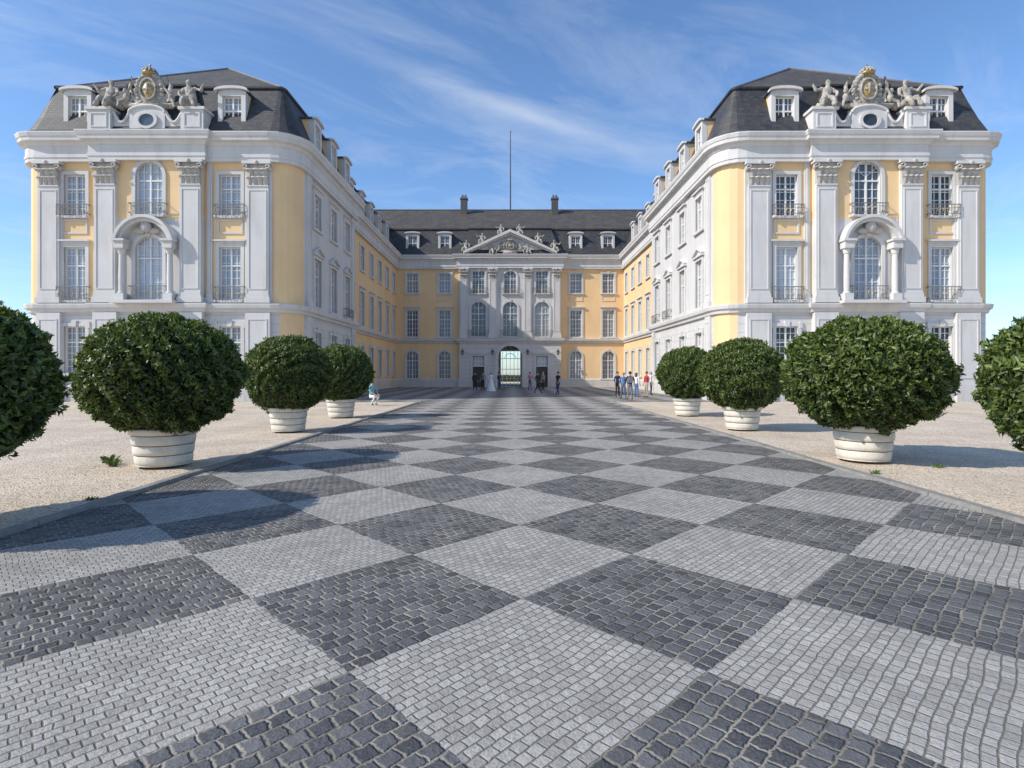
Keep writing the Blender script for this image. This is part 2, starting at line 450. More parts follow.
BAYU=[(15.5,31.0),(24.15,31.0)]
WY={1:(34.7,38.1,41.5,44.7),-1:(34.5,37.6,40.7)}
YY={1:(48.2,51.4,54.6,57.8,61.0),-1:(44.9,48.1,51.3,54.5,57.8,61.0)}
for s in (-1,1):
    gf=G_pale if s<0 else G_dark
    for u,y in BAYU:
        X=XC+s*u
        window(X,y,1.6,1.2,2.6,style='key',g=G_mid if s<0 else G_dark,rows=7)
        window(X,y,5.65,1.2,2.95,style='flat',g=gf if s<0 else G_pale,rail=.75,rows=7)
        window(X,y,10.35,1.2,2.3,style='plain',g=gf,rail=.6,apron=1.0,rows=5)
    X=XC+s*19.85
    window(X,30.75,5.65,1.5,3.5,arch=True,g=G_pale,rail=.75,rows=7)
    window(X,30.75,10.35,1.5,2.9,arch=True,g=gf,rail=.6,rows=6)
    window(X,30.75,1.6,1.2,2.6,style='key',g=G_mid if s<0 else G_dark,rows=7)
    for yy in WY[s]:
        X=XC+s*11.9; gg=random.choice([G_mid,G_pale]) if s>0 else random.choice([G_mid,G_dark])
        window(X,yy,1.6,1.2,2.5,style='key',g=gg); window(X,yy,5.65,1.2,2.95,style='tri',g=gg,rail=.6 if yy>40 else 0); window(X,yy,10.45,1.2,2.1,style='flat',g=gg,rows=5)
    for yy in YY[s]:
        X=XC+s*12.8; gg=random.choice([G_mid,G_pale]) if s>0 else random.choice([G_mid,G_dark])
        window(X,yy,1.3,1.2,2.6,style='key',g=gg); window(X,yy,5.65,1.2,2.95,style='flat',g=gg); window(X,yy,10.45,1.2,2.1,style='plain',g=gg,rows=5)
    for u in (7.4,11.05):
        X=XC+s*u
        window(X,62.7,.95,1.35,3.1,arch=True,g=G_mid); window(X,62.7,5.65,1.3,3.0,style='flat',g=G_mid); window(X,62.7,10.6,1.3,2.2,style='key',g=G_mid,rows=5,apron=.9)
    X=XC+s*3.55
    window(X,62.2,5.65,1.7,3.9,arch=True,g=G_mid,rail=.75); window(X,62.2,10.5,1.4,2.5,style='key',g=G_mid,rows=5,rail=.6)
    e=edge_at(X,62.2); OPEN[e[1]].append((e[3]-.65,e[3]+.65,0,3.5))
    d=MB(); d.box(-.65,.65,.2,.26,0,3.5,M_door)
    for sx in (-1,1):
        for z0,z1 in ((.2,1.0),(1.1,2.2)): rect_frame(d,min(sx*.06,sx*.6),max(sx*.06,sx*.6),z0,z1,.06,.15,.2,M_door)
    d.box(-.65,.65,.14,.2,2.32,2.42,M_wood)
    d.box(-.6,.6,.15,.195,2.42,3.45,G_pale)
    for q in (-.3,0,.3): d.box(q-.02,q+.02,.13,.2,2.42,3.45,M_wood)
    d.box(-.6,.6,.13,.2,2.9,2.94,M_wood)
    D=place('door',d.mesh('door'),matat(X,62.2,0),palace)
    sm=MB(); sm.box(-.9,-.65,-.08,.03,0,3.5,M_trim); sm.box(.65,.9,-.08,.03,0,3.5,M_trim); sm.box(-.9,.9,-.08,.03,3.5,3.75,M_trim); sm.box(-1.1,1.1,-.2,.03,3.752,3.9,M_trim)
    place('door_surround',sm.mesh('door_surround'),None,D,True)
    hm=MB(); hm.ell((.12,.12,1.1),(.03,.04,.03),M_gold); place('handle',hm.mesh('handle'),None,D,True)
window(XC,62.2,5.65,1.7,3.9,arch=True,g=G_mid,rail=.75); window(XC,62.2,10.5,1.4,2.5,arch=True,g=G_mid,rows=5,rail=.6)
PW=2.7; PH=4.65
for i,(a,b) in enumerate(EDG):
    if abs(a.y-62.2)<.01 and abs(b.y-62.2)<.01: ie=i
    if abs(a.y-78)<.01 and abs(b.y-78)<.01: ib=i
L=(EDG[ie][1]-EDG[ie][0]).length; OPEN[ie].append((L/2-PW/2,L/2+PW/2,0,PH))
L=(EDG[ib][1]-EDG[ib][0]).length; OPEN[ib].append((L/2-PW/2,L/2+PW/2,0,PH))
pm=MB(); rr=PW/2; cz=PH-rr
pm.box(-rr-.35,-rr,-.14,.03,0,cz,M_trim); pm.box(rr,rr+.35,-.14,.03,0,cz,M_trim)
pm.arcband(0,cz,rr,rr+.3,0,math.pi,-.14,.03,M_trim,n=18)
for i in range(18):
    A=math.pi*i/18;B=math.pi*(i+1)/18
    pm.prism([(rr*math.cos(A),cz+rr*math.sin(A)),(rr*math.cos(A),PH+.01),(rr*math.cos(B),PH+.01),(rr*math.cos(B),cz+rr*math.sin(B))],.002,.3,M_trim)
pm.box(-.18,.18,-.24,.03,PH-.05,PH+.29,M_trim,tx=.04)
portal=place('portal',pm.mesh('portal'),Matrix.Translation((XC,62.2,0)),palace)
ps=MB()
x0,x1=-rr-.001,rr+.001
ps.face([(x0,.28,0),(x0,15.8,0),(x0,15.8,PH),(x0,.28,PH)],M_white); ps.face([(x1,.28,0),(x1,15.8,0),(x1,15.8,PH),(x1,.28,PH)],M_white)
ps.face([(x0,.28,PH+.001),(x1,.28,PH+.001),(x1,15.8,PH+.001),(x0,15.8,PH+.001)],M_white)
ps.face([(x0,.3,.008),(x1,.3,.008),(x1,15.8,.008),(x0,15.8,.008)],M_kerb)
place('passage',ps.mesh('passage'),Matrix.Translation((XC,62.2,0)),palace)
gt=MB(); yg=1.2
for x in np.linspace(-rr+.05,rr-.05,7): gt.box(x-.025,x+.025,yg,yg+.05,0,PH,M_wood)
for z in (.05,.9,2.0,3.2): gt.box(-rr,rr,yg-.01,yg+.06,z,z+.07,M_wood)
gt.arcband(0,3.2,.6,.66,0,math.pi,yg,yg+.05,M_wood)
place('gate',gt.mesh('gate'),Matrix.Translation((XC,62.2,0)),palace)

def wallmat(x,y,z,n):
    u=abs(x-XC)
    if y<31.9 and 22.8<u: return M_yellow if z>5.3 else M_white
    if 30.9<y<31.05: return M_yellow if z>5.3 else M_white
    if y<30.9: return M_yellow if z>10.1 else M_white
    if y<32.35 and u<13.3: return M_yellow
    if y<46.3 and u<12.5: return M_white
    if y<62.6 and 12.6<u<13: return M_yellow
    if u<5.95 and y<63: return M_white
    return M_yellow
wb=MB()
for i,(a,b) in enumerate(EDG):
    L=(b-a).length; U=(b-a)/L; N=Vector((U.y,-U.x))
    us=sorted({0,L}|{q for o in OPEN[i] for q in o[:2]}); zs=sorted({0,5.3,9.9,10.1,14.6}|{q for o in OPEN[i] for q in o[2:]})
    P=lambda t,z,n=0:(a.x+U.x*t+N.x*n,a.y+U.y*t+N.y*n,z)
    for j in range(len(us)-1):
        for k in range(len(zs)-1):
            um=(us[j]+us[j+1])/2; zm=(zs[k]+zs[k+1])/2
            if any(o[0]<um<o[1] and o[2]<zm<o[3] for o in OPEN[i]): continue
            q=P(um,zm); wb.face([P(us[j],zs[k]),P(us[j+1],zs[k]),P(us[j+1],zs[k+1]),P(us[j],zs[k+1])],wallmat(q[0],q[1],zm,N))
    for (u0,u1,z0,z1) in OPEN[i]:
        d=-.28
        for A,B in (((u0,z0),(u0,z1)),((u0,z1),(u1,z1)),((u1,z1),(u1,z0)),((u1,z0),(u0,z0))):
            wb.face([P(*A),P(*B),P(*B,d),P(*A,d)],M_trim)
place('wall',wb.mesh('wall'),None,palace)

ENT=[(0,13.3),(.26,13.3),(.26,13.5),(.30,13.51),(.30,13.66),(.26,13.68),(.26,14.12),(.31,14.14),(.35,14.24),(.38,14.3),(.58,14.36),(.6,14.54),(.64,14.57),(.70,14.74),(.70,14.80),(-.3,14.86)]
sweep('cornice',PATH,ENT,M_trim)
sweep('string_course',PATH,[(0,4.95),(.14,4.97),(.18,5.12),(.3,5.2),(.34,5.36),(.34,5.44),(0,5.48)],M_trim)
PL=[(0,-.05),(.12,-.05),(.12,.85),(.06,.95),(0,.96)]
sweep('plinth',rightp,PL,M_trim,False); sweep('plinth',leftp,PL,M_trim,False)
sweep('roof',PATH,[(.45,14.80),(.15,15.1),(-.3,16.0),(-.75,17.1),(-1.08,17.95),(-.98,17.98),(-.96,18.08),(-1.05,18.13),(-1.7,18.17)],M_slate)
rb=MB(); ZB=18.14; ZR=22.75
for s in (-1,1):
    c=lambda u,y,z:(XC+s*u,y,z)
    A=c(19.5,38.7,ZR); B=c(19.5,70.3,ZR); ys=STEP[s]-1.3
    rb.face([c(13.15,32.2,ZB),c(25.85,32.2,ZB),A],M_slate2)
    rb.face([c(25.85,32.2,ZB),c(25.85,76.8,ZB),B,A],M_slate2)
    rb.face([c(13.15,32.2,ZB),A,c(19.5,ys,ZR),c(13.15,ys,ZB)],M_slate2)
    rb.face([c(14.05,ys,ZB),c(19.5,ys,ZR),B,c(14.05,76.8,ZB)],M_slate2)
    rb.face([c(14.05,76.8,ZB),c(25.85,76.8,ZB),B],M_slate2)
rb.face([(XC-19,63.7,ZB),(XC+19,63.7,ZB),(XC+19,70.2,22.15),(XC-19,70.2,22.15)],M_slate2)
rb.face([(XC-19,76.8,ZB),(XC+19,76.8,ZB),(XC+19,70.2,22.15),(XC-19,70.2,22.15)],M_slate2)
rb.tube([(XC-19,70.2,22.17),(XC+19,70.2,22.17)],.1,M_lead,6)
for s in (-1,1):
    rb.tube([(XC+s*19.5,38.7,ZR+.02),(XC+s*19.5,70,ZR+.02)],.1,M_lead,6)
    for q in (13.2,25.8): rb.tube([(XC+s*q,32.25,ZB+.02),(XC+s*19.5,38.7,ZR+.02)],.08,M_lead,6)
place('upper_roof',rb.mesh('upper_roof'),None,palace)

def capital_geo(mb,w,z0,z1,yb,yf):
    H=z1-z0
    mb.box(-w*.46,w*.46,yf+.02,yb,z0,z1-.18,M_cap,tx=w*.08,ty=.06)
    mb.box(-w*.66,w*.66,yf-.2,yb,z1-.16,z1,M_trim)
    mb.box(-w*.5,w*.5,yf-.05,yb,z0-.07,z0,M_trim)
    for row,(zz,nn,out) in enumerate(((z0,4,.13),(z0+H*.32,3,.2))):
        for i in range(nn):
            x=-w*.5+w*(i+.5)/nn; q=w/nn*.46
            pts=[(zz,0.0),(zz+H*.22,.05),(zz+H*.34,out),(zz+H*.28,out+.07)]
            V=[];F=[]
            for (z,o) in pts:
                V+=[(x-q,yf-o,z),(x,yf-o-.05,z+.02),(x+q,yf-o,z),(x,yf-o+.05,z)]
            for a in range(3):
                for b in range(4): c=(b+1)%4; F.append((a*4+b,a*4+c,a*4+4+c,a*4+4+b))
            mb.add(V,F+[(12,13,14,15)],M_cap)
    for sx in (-1,1):
        mb.tube([(sx*w*.52+.13*math.cos(t)*(1-t/14),yf-.14,z1-.33+.13*math.sin(t)*(1-t/14)) for t in [k*.7 for k in range(11)]],.055,M_cap,6)
        mb.ell((sx*w*.56,yf-.0,z1-.36),(.12,.12,.16),M_cap)
    mb.ell((0,yf-.2,z1-.1),(.12,.08,.13),M_cap)
def pilaster(x,y,w,z0=5.48,zc=12.0,z1=13.3,back=0,d=.2,pedestal=True,cap=True):
    e=edge_at(x,y); key=('pil',w,z0,zc,back,pedestal,cap)
    if key not in MC:
        m=MB()
        if back: m.box(-back/2,back/2,-.09,.03,z0,z1,M_trim)
        zt=zc if cap else z1
        m.box(-w/2,w/2,-d,.03,z0+.55,zt,M_trim)
        rect_frame(m,-w/2+.1,w/2-.1,z0+.75,zt-.25,.05,-d-.03,-d+.01,M_trim)
        m.box(-w/2-.1,w/2+.1,-d-.1,.03,z0,z0+.3,M_trim); m.box(-w/2-.05,w/2+.05,-d-.05,.03,z0+.3,z0+.55,M_trim,tx=-.04)
        if pedestal:
            m.box(-w/2-.08,w/2+.08,-d-.02,.03,.97,4.94,M_trim)
            rect_frame(m,-w/2+.06,w/2-.06,1.3,4.6,.06,-d-.05,-d,M_trim)
            m.box(-w/2-.14,w/2+.14,-d-.1,.03,0,.97,M_trim)
        MC[key]=m.mesh('pilaster')
        c=MB()
        if cap: capital_geo(c,w,zc,z1,.03,-d)
        MC[key+('c',)]=c.mesh('capital')
    o=place('pilaster',MC[key],matat(x,y,0),palace)
    if cap: place('capital',MC[key+('c',)],None,o,True)
for s in (-1,1):
    pilaster(XC+s*13.9,31,1.2,back=1.5)
    pilaster(XC+s*25.5,31,1.15,back=1.4)
    pilaster(XC+s*17.5,30.75,1.15,back=1.19); pilaster(XC+s*22.2,30.75,1.15,back=1.19)
    pilaster(XC+s*16.62,31,.3,cap=False,d=.08,pedestal=False)
    pilaster(XC+s*11.9,33.0,.7,cap=False,d=.1); pilaster(XC+s*11.9,STEP[s]-.45,.7,cap=False,d=.1)
    pilaster(XC+s*5.2,62.2,.85,zc=12.2,pedestal=False); pilaster(XC+s*1.95,62.2,.85,zc=12.2,pedestal=False)
am=MB()
for sx in (-1,1):
    am.box(sx*1.32-.24,sx*1.32+.24,-.55,.03,5.5,5.95,M_trim)
    am.lathe(sx*1.32,-.3,[(.2,5.95),(.2,6.02),(.15,6.06),(.16,6.8),(.135,8.1),(.17,8.14),(.2,8.3),(.21,8.4)],M_trim,16)
    am.box(sx*1.32-.26,sx*1.32+.26,-.6,.03,8.4,8.78,M_trim); am.box(sx*1.32-.34,sx*1.32+.34,-.68,.03,8.782,8.9,M_trim)
am.arcband(0,8.55,1.32,1.5,R(15),R(165),-.5,.03,M_trim,n=18); am.arcband(0,8.55,1.503,1.66,R(13),R(167),-.66,.03,M_trim,n=18)
am.ell((0,-.3,9.62),(.3,.2,.34),M_cap); am.ell((-.38,-.22,9.4),(.3,.12,.16),M_cap); am.ell((.38,-.22,9.4),(.3,.12,.16),M_cap)
am.box(-1.7,1.7,-.75,.0,5.4,5.56,M_trim)
AM=am.mesh('balcony_surround')
# ------------------------------------------------------------ skin figures
def skin_mesh(name,J,B,mats,sub=1,root=0):
    names=list(J.keys()); me=bpy.data.meshes.new(name)
    me.from_pydata([J[n][0] for n in names],[(names.index(a),names.index(b)) for a,b in B],[])
    o=bpy.data.objects.new(name,me); COL.objects.link(o)
    o.modifiers.new('s','SKIN'); o.modifiers.new('u','SUBSURF').levels=sub
    for i,n in enumerate(names):
        r=J[n][1]; r=r if isinstance(r,tuple) else (r,r)
        me.skin_vertices[0].data[i].radius=r
        me.skin_vertices[0].data[i].use_root=(i==root)
    dg=bpy.context.evaluated_depsgraph_get(); dg.update()
    out=bpy.data.meshes.new_from_object(o.evaluated_get(dg))
    bpy.data.objects.remove(o); out.name=name; out.materials.clear()
    for m in mats: out.materials.append(m)
    out.polygons.foreach_set('use_smooth',[True]*len(out.polygons))
    return out
SJ={'pel':((0,0,.35),.23),'sp':((.02,-.02,.65),.18),'ch':((.06,-.02,.97),.2),'nk':((.1,-.05,1.22),.075),'hd':((.1,-.1,1.38),.115),'ht':((.1,-.09,1.53),.1),
 'sl':((-.2,-.02,1.1),.09),'el':((-.5,-.1,.97),.075),'hl':((-.72,-.18,1.25),.055),'sr':((.33,-.02,1.12),.09),'er':((.5,-.2,.8),.075),'hr':((.35,-.35,.55),.055),
 'kl':((-.25,-.45,.5),.15),'al':((-.42,-.5,.05),.09),'kr':((.2,-.5,.45),.15),'ar':((.1,-.62,.0),.09),
 'd1':((.42,.1,.32),.2),'d2':((.75,-.05,.16),.15),'d3':((-.4,.05,.22),.19)}
SB=[('pel','sp'),('sp','ch'),('ch','nk'),('nk','hd'),('hd','ht'),('ch','sl'),('sl','el'),('el','hl'),('ch','sr'),('sr','er'),('er','hr'),('pel','kl'),('kl','al'),('pel','kr'),('kr','ar'),('pel','d1'),('d1','d2'),('pel','d3')]
STAT=skin_mesh('statue',SJ,SB,[M_stone],2)
for v in STAT.vertices:
    q=v.co.copy(); d=mn.noise(q*4.5)*.05+mn.noise(Vector((q.x*11,q.y*11,q.z*4)))*.035
    v.co=q+v.normal*d

def cartouche(gold=True):
    c=MB(); g=M_gold if gold else M_stone
    c.ell((0,-.08,1.15),(.6,.16,.78),M_stone,16,10)
    c.ell((0,-.16,1.15),(.32,.14,.44),g,16,10)
    for k in range(22):
        a=2*math.pi*k/22; c.ell((.68*math.cos(a),-.04,1.15+.86*math.sin(a)),(.17,.18,.15),M_stone,8,6)
    c.tube([(.42*math.cos(a),-.24,1.15+.56*math.sin(a)) for a in [2*math.pi*k/20 for k in range(21)]],.06,M_stone,6)
    c.box(-.06,.06,-.33,-.2,.85,1.45,M_stone); c.box(-.24,.24,-.32,-.2,1.1,1.2,M_stone)
    c.lathe(0,-.05,[(.36,1.98),(.38,2.05),(.36,2.11)],g,14)
    for k in range(6):
        a=math.pi*k/6
        c.tube([(.35*math.cos(a)*math.cos(t),-.05+.35*math.sin(a)*math.cos(t),2.08+.26*math.sin(t)) for t in [math.pi*q/8 for q in range(9)]],.06,M_stone,6)
    c.ell((0,-.05,2.18),(.3,.3,.16),M_stone,10,6)
    c.ell((0,-.05,2.4),(.08,.08,.08),M_stone,8,6); c.box(-.02,.02,-.07,-.03,2.44,2.58,g); c.box(-.06,.06,-.07,-.03,2.5,2.53,g)
    for sx in (-1,1):
        c.tube([(sx*(.75+.26*math.cos(t)*(1-t/9)),-.05,.55+.26*math.sin(t)*(1-t/9)) for t in [k*.6 for k in range(12)]],.09,M_stone,6)
        c.tube([(sx*.5,0,.35),(sx*.95,0,.8),(sx*1.1,0,1.4),(sx*.95,-.1,1.9)],[.15,.14,.11,.04],M_stone,6)
        c.tube([(sx*.6,-.1,.3),(sx*1.2,-.1,.3),(sx*1.6,-.1,.5)],[.17,.15,.06],M_stone,6)
        c.ell((sx*1.2,-.15,.72),(.17,.15,.25),M_stone,8,6); c.ell((sx*1.22,-.2,1.07),(.12,.12,.14),M_stone,8,6)
        c.tube([(sx*1.15,-.2,.9),(sx*.95,-.3,1.15),(sx*.85,-.3,1.4)],[.07,.055,.045],M_stone,6); c.tube([(sx*1.25,-.2,.6),(sx*1.45,-.4,.42),(sx*1.5,-.4,.12)],[.1,.08,.055],M_stone,6)
    c.box(-.8,.8,-.25,.25,-.2,.38,M_stone)
    return c.mesh('coat_of_arms',True)
CART=cartouche(True)
at=MB()
for sx in (-1,1):
    at.box(sx*2.55-.62,sx*2.55+.62,-.35,.75,14.8,16.0,M_trim); at.box(sx*2.55-.72,sx*2.55+.72,-.45,.85,16.0,16.15,M_trim)
    rect_frame(at,sx*2.55-.45,sx*2.55+.45,15.05,15.85,.07,-.39,-.34,M_trim)
    pr=[(sx*1.92,14.8)]+[(sx*(1.92-.95*q),16.0-.68*math.sin(q*math.pi)*.9) for q in [k/8 for k in range(9)]]+[(sx*.97,14.8)]
    at.prism(pr,-.1,.45,M_trim)
    at.tube([(p[0],-.14,p[1]) for p in pr[1:-1]],.09,M_trim,6)
at.prism([(-.97,14.8)]+[(.97*-math.cos(a),15.9+.35*math.sin(a)) for a in [math.pi*k/10 for k in range(11)]]+[(.97,14.8)],-.2,.45,M_trim)
at.tube([(.99*-math.cos(a),-.22,15.92+.36*math.sin(a)) for a in [math.pi*k/10 for k in range(11)]],.08,M_trim,6)
at.arcband(0,15.48,.34,.48,0,2*math.pi,-.3,-.18,M_trim,n=20,sx=1.25)
at.prism([(.43*math.cos(a),15.48+.34*math.sin(a)) for a in [2*math.pi*k/20 for k in range(20)]],-.215,-.19,G_dark)
AT=at.mesh('attic_parapet')

dm=MB(); w=1.5
dm.box(-w/2,-w/2+.24,-.05,.3,-.5,2.02,M_trim); dm.box(w/2-.24,w/2,-.05,.3,-.5,2.02,M_trim)
dm.box(-w/2+.24,w/2-.24,-.05,.3,-.5,.28,M_trim); dm.box(-w/2+.24,w/2-.24,-.05,.3,1.82,2.02,M_trim)
AR=[R(-90+180*k/10) for k in range(11)]
dm.prism([(-.78,2.02)]+[(.78*math.sin(t),2.03+.14*math.cos(t)) for t in AR]+[(.78,2.02)],-.03,1.9,M_trim)
for k in range(10):
    A=AR[k];B=AR[k+1]
    q=lambda t,r,h,o:(r*math.sin(t),2.03+o+h*math.cos(t))
    dm.prism([q(A,.9,.15,.0),q(A,.9,.2,.1),q(B,.9,.2,.1),q(B,.9,.15,.0)],-.2,.05,M_trim)
    dm.prism([q(A,.88,.15,.0),q(A,.88,.2,.09),q(B,.88,.2,.09),q(B,.88,.15,.0)],.052,2.3,M_slate)
# cream-yellow rendered cheeks
dm.box(-w/2+.01,-w/2+.1,.3,1.75,.0,2.02,M_yellow); dm.box(w/2-.1,w/2-.01,.3,1.75,.0,2.02,M_yellow)
DM=dm.mesh('dormer')
dw=win_meshes(1.02,1.54,False,4,4,'none',0,G_dark,M_trim); dwp=win_meshes(1.02,1.54,False,4,4,'none',0,G_mid,M_trim)
def dormer(x,y,back=.2,z=15.25,pale=False,sc=1):
    M=matat(x,y,z)@Matrix.Translation((0,back,0))@Matrix.Scale(sc,4)
    o=place('dormer',DM,M,palace)
    place('window',(dwp if pale else dw)[0],Matrix.Translation((0,0,.28)),o,True)
    place('window_frame',(dwp if pale else dw)[1],Matrix.Translation((0,0,.28)),o,True)
for s in (-1,1):
    for u,y in BAYU: dormer(XC+s*u,y,pale=True,sc=1.03)
    for yy in WY[s]: dormer(XC+s*11.9,yy,back=-.02,sc=.88)
    for yy in YY[s][:-1]: dormer(XC+s*12.8,yy,back=-.02,sc=.88)
    for u in (7.4,11.05): dormer(XC+s*u,62.7)
    F=Matrix.Translation((XC+s*19.85,30.75,0))
    place('balcony_surround',AM,F,palace)
    place('attic_parapet',AT,F,palace)
    place('coat_of_arms',CART,F@Matrix.Translation((0,.1,16.05))@Matrix.Scale(1.03,4),palace)
    for sx in (-1,1):
        place('statue',STAT,F@Matrix.Translation((sx*2.25,.15,16.12))@Matrix.Diagonal((-sx*1.12,1.1,1.15,1)),palace)
pd=MB(); hw=4.8; zb=14.86
pd.prism([(-hw,zb),(hw,zb),(0,zb+2.2)],0.0,1.2,M_white)
for sx in (-1,1):
    pd.prism([(sx*(hw+.4),zb),(sx*(hw+.4),zb+.25),(0,zb+2.7),(0,zb+2.38)],-.65,1.3,M_trim)
    pd.prism([(sx*(hw+.1),zb+.0),(sx*(hw+.1),zb+.12),(0,zb+2.42),(0,zb+2.15)],-.35,.0,M_trim)
place('pediment',pd.mesh('pediment'),Matrix.Translation((XC,62.2,0)),palace)
place('coat_of_arms',cartouche(False),Matrix.Translation((XC,62.0,14.95))@Matrix.Diagonal((1.0,1,.68,1)),palace)
for sx,px,pz,sc in ((-1,2.0,-.05,.75),(1,2.0,-.05,.75),(-1,5.0,.2,.95),(1,5.0,.2,.95),(-1,3.2,1.15,.85),(1,3.2,1.15,.85),(-1,1.1,2.2,.8),(1,1.1,2.2,.8)):
    place('statue',STAT,Matrix.Translation((XC+sx*px,61.95 if pz<0 else 62.3,zb+pz))@Matrix.Diagonal((-sx*sc,sc,sc,1)),palace)
cm=MB(); cm.box(-.4,.4,-.35,.35,-3,1.5,M_chim); cm.box(-.48,.48,-.43,.43,1.5,1.65,M_lead); cm.box(-.36,.36,-.3,.3,1.65,1.8,M_lead)
for sx in (-.18,.18): cm.lathe(sx,0,[(.11,1.8),(.1,2.1)],M_chim,10)
CM=cm.mesh('chimney')
for x in (-5.95,5.3): place('chimney',CM,Matrix.Translation((x,69.0,21.6)),palace)
fp=MB(); fp.lathe(0,0,[(.09,21.5),(.075,26),(.05,32)],M_iron,10); fp.ell((0,0,32.1),(.12,.12,.12),M_gold)
place('flagpole',fp.mesh('flagpole'),Matrix.Translation((XC,70.2,0)),palace)
lm=MB(); lm.tube([(0,0,.5),(0,-.5,.7),(0,-.6,.55)],.03,M_iron,6); lm.lathe(0,-.6,[(.1,0),(.17,.4),(.2,.42),(.05,.55)],M_iron,8); lm.lathe(0,-.6,[(.105,.03),(.172,.38)],G_pale,6)
LM=lm.mesh('lantern')
for u in (-5.3,-1.95,1.95,5.3): place('lantern',LM,Matrix.Translation((XC+u,62.2,3.6)),palace)

def leaf_cloud(n,center,radii,size,name,mat,mode='ell',seed=1,shell=.25):
    rg=np.random.RandomState(seed)
    if mode=='ell':
        d=rg.normal(size=(n,3)); d/=np.linalg.norm(d,axis=1)[:,None]
        ph=rg.uniform(0,6.28,12); fr=rg.uniform(2,7,(12,3))
        depth=rg.rand(n)**2*shell
        ns=260; sdv=rg.normal(size=(ns,3)); sdv/=np.linalg.norm(sdv,axis=1)[:,None]
        m=int(n*.07); who=rg.randint(0,ns,m); slen=rg.uniform(.02,.08,ns)
        d[:m]=sdv[who]+rg.normal(size=(m,3))*.022; d[:m]/=np.linalg.norm(d[:m],axis=1)[:,None]
        lump=sum(np.sin(d@fr[k]*1.3+ph[k]) for k in range(12))/12
        clump=sum(np.sin((d*9)@fr[k]*.45+ph[k]) for k in range(6))/6
        r=(1+.10*lump)*(1+.055*clump)
        depth[:m]=-rg.rand(m)*slen[who]
        rr=(r-depth)
        pos=np.array(center)+d*rr[:,None]*np.array(radii)
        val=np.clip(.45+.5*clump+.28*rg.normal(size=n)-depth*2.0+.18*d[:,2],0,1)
        nrm=d
    else:
        pos=rg.uniform(-1,1,(n,3))*np.array(radii)+np.array(center); nrm=rg.normal(size=(n,3)); nrm/=np.linalg.norm(nrm,axis=1)[:,None]
        val=rg.rand(n)
    up=np.array([0,0,1.0])
    ax=nrm*.6+rg.normal(size=(n,3))*.65+up*.25; ax/=np.linalg.norm(ax,axis=1)[:,None]
    nn=nrm+rg.normal(size=(n,3))*.55
    side=np.cross(ax,nn); side/=np.linalg.norm(side,axis=1)[:,None]+1e-9
    nor=np.cross(side,ax)
    L=size*rg.uniform(.7,1.3,n)[:,None]; W=L*.2
    b=pos-ax*L*.5; t=pos+ax*L*.5-nor*L*.08
    l=pos+side*W+nor*L*.05; r2=pos-side*W+nor*L*.05
    V=np.stack([b,l,t,r2],1).reshape(-1,3)
    me=bpy.data.meshes.new(name); me.vertices.add(4*n); me.vertices.foreach_set('co',V.ravel().astype(np.float32))
    idx=np.arange(n)*4; T=np.stack([idx,idx+1,idx+2,idx,idx+2,idx+3],1).ravel().astype(np.int32)
    me.loops.add(6*n); me.loops.foreach_set('vertex_index',T); me.polygons.add(2*n)
    me.polygons.foreach_set('loop_start',np.arange(0,6*n,3,dtype=np.int32))
    me.update(calc_edges=True)
    at=me.attributes.new('leafv','FLOAT','POINT'); at.data.foreach_set('value',np.repeat(val,4).astype(np.float32))
    me.materials.append(mat); me.validate(); return me
hg=place('hedge',leaf_cloud(7000,(0,0,.6),(9,1.0,.6),.3,'hedge',M_leaf,'box',5),Matrix.Translation((0,105,0)))
top(hg,'clipped low green garden hedge beyond the palace passage','hedge')

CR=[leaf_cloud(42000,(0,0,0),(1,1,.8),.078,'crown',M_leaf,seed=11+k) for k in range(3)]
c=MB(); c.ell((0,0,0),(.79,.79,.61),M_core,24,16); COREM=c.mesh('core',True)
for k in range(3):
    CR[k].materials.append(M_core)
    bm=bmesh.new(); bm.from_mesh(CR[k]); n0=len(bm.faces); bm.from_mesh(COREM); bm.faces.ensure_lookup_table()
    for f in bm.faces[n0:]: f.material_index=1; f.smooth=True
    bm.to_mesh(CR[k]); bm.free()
pt=MB(); z=0.0; r=.42
pt.lathe(0,0,[(.40,-.0),(r,0),(r,.02)],M_tub,40)
z=.02
for k in range(3):
    pt.lathe(0,0,[(r-.008,z),(r+.008,z+.008),(r+.016,z+.06),(r+.02,z+.13),(r+.014,z+.15)],M_tub,40,cap=False)
    pt.lathe(0,0,[(r+.012,z+.148),(r+.002,z+.156),(r+.014,z+.168)],M_groove,40,cap=False)
    z+=.166; r+=.022
pt.lathe(0,0,[(r-.01,z),(r+.03,z+.012),(r+.036,z+.09),(r+.03,z+.11),(r-.02,z+.112),(r-.03,z+.03)],M_tub,40,cap=False)
PT=pt.mesh('tub',True)
so=MB(); so.lathe(0,0,[(.01,.58),(.45,.56)],M_soil,20,cap=False); SO=so.mesh('soil')
ft=MB()
for a in (45,135,225,315): ft.box(.28*math.cos(R(a))-.06,.28*math.cos(R(a))+.06,.28*math.sin(R(a))-.06,.28*math.sin(R(a))+.06,-.0,.045,M_iron)
FT=ft.mesh('foot')
tk=MB(); tk.tube([(0,0,.5),(.02,.01,.8),(0,.02,1.15),(.02,0,1.6)],[.075,.06,.05,.035],M_bark,8)
for k in range(7):
    a=k*2.4; tk.tube([(0,0,.72+.07*k),(.35*math.cos(a),.35*math.sin(a),1.0+.1*k),(.75*math.cos(a),.75*math.sin(a),1.25+.09*k)],[.035,.025,.01],M_bark,6)
TK=tk.mesh('trunk')
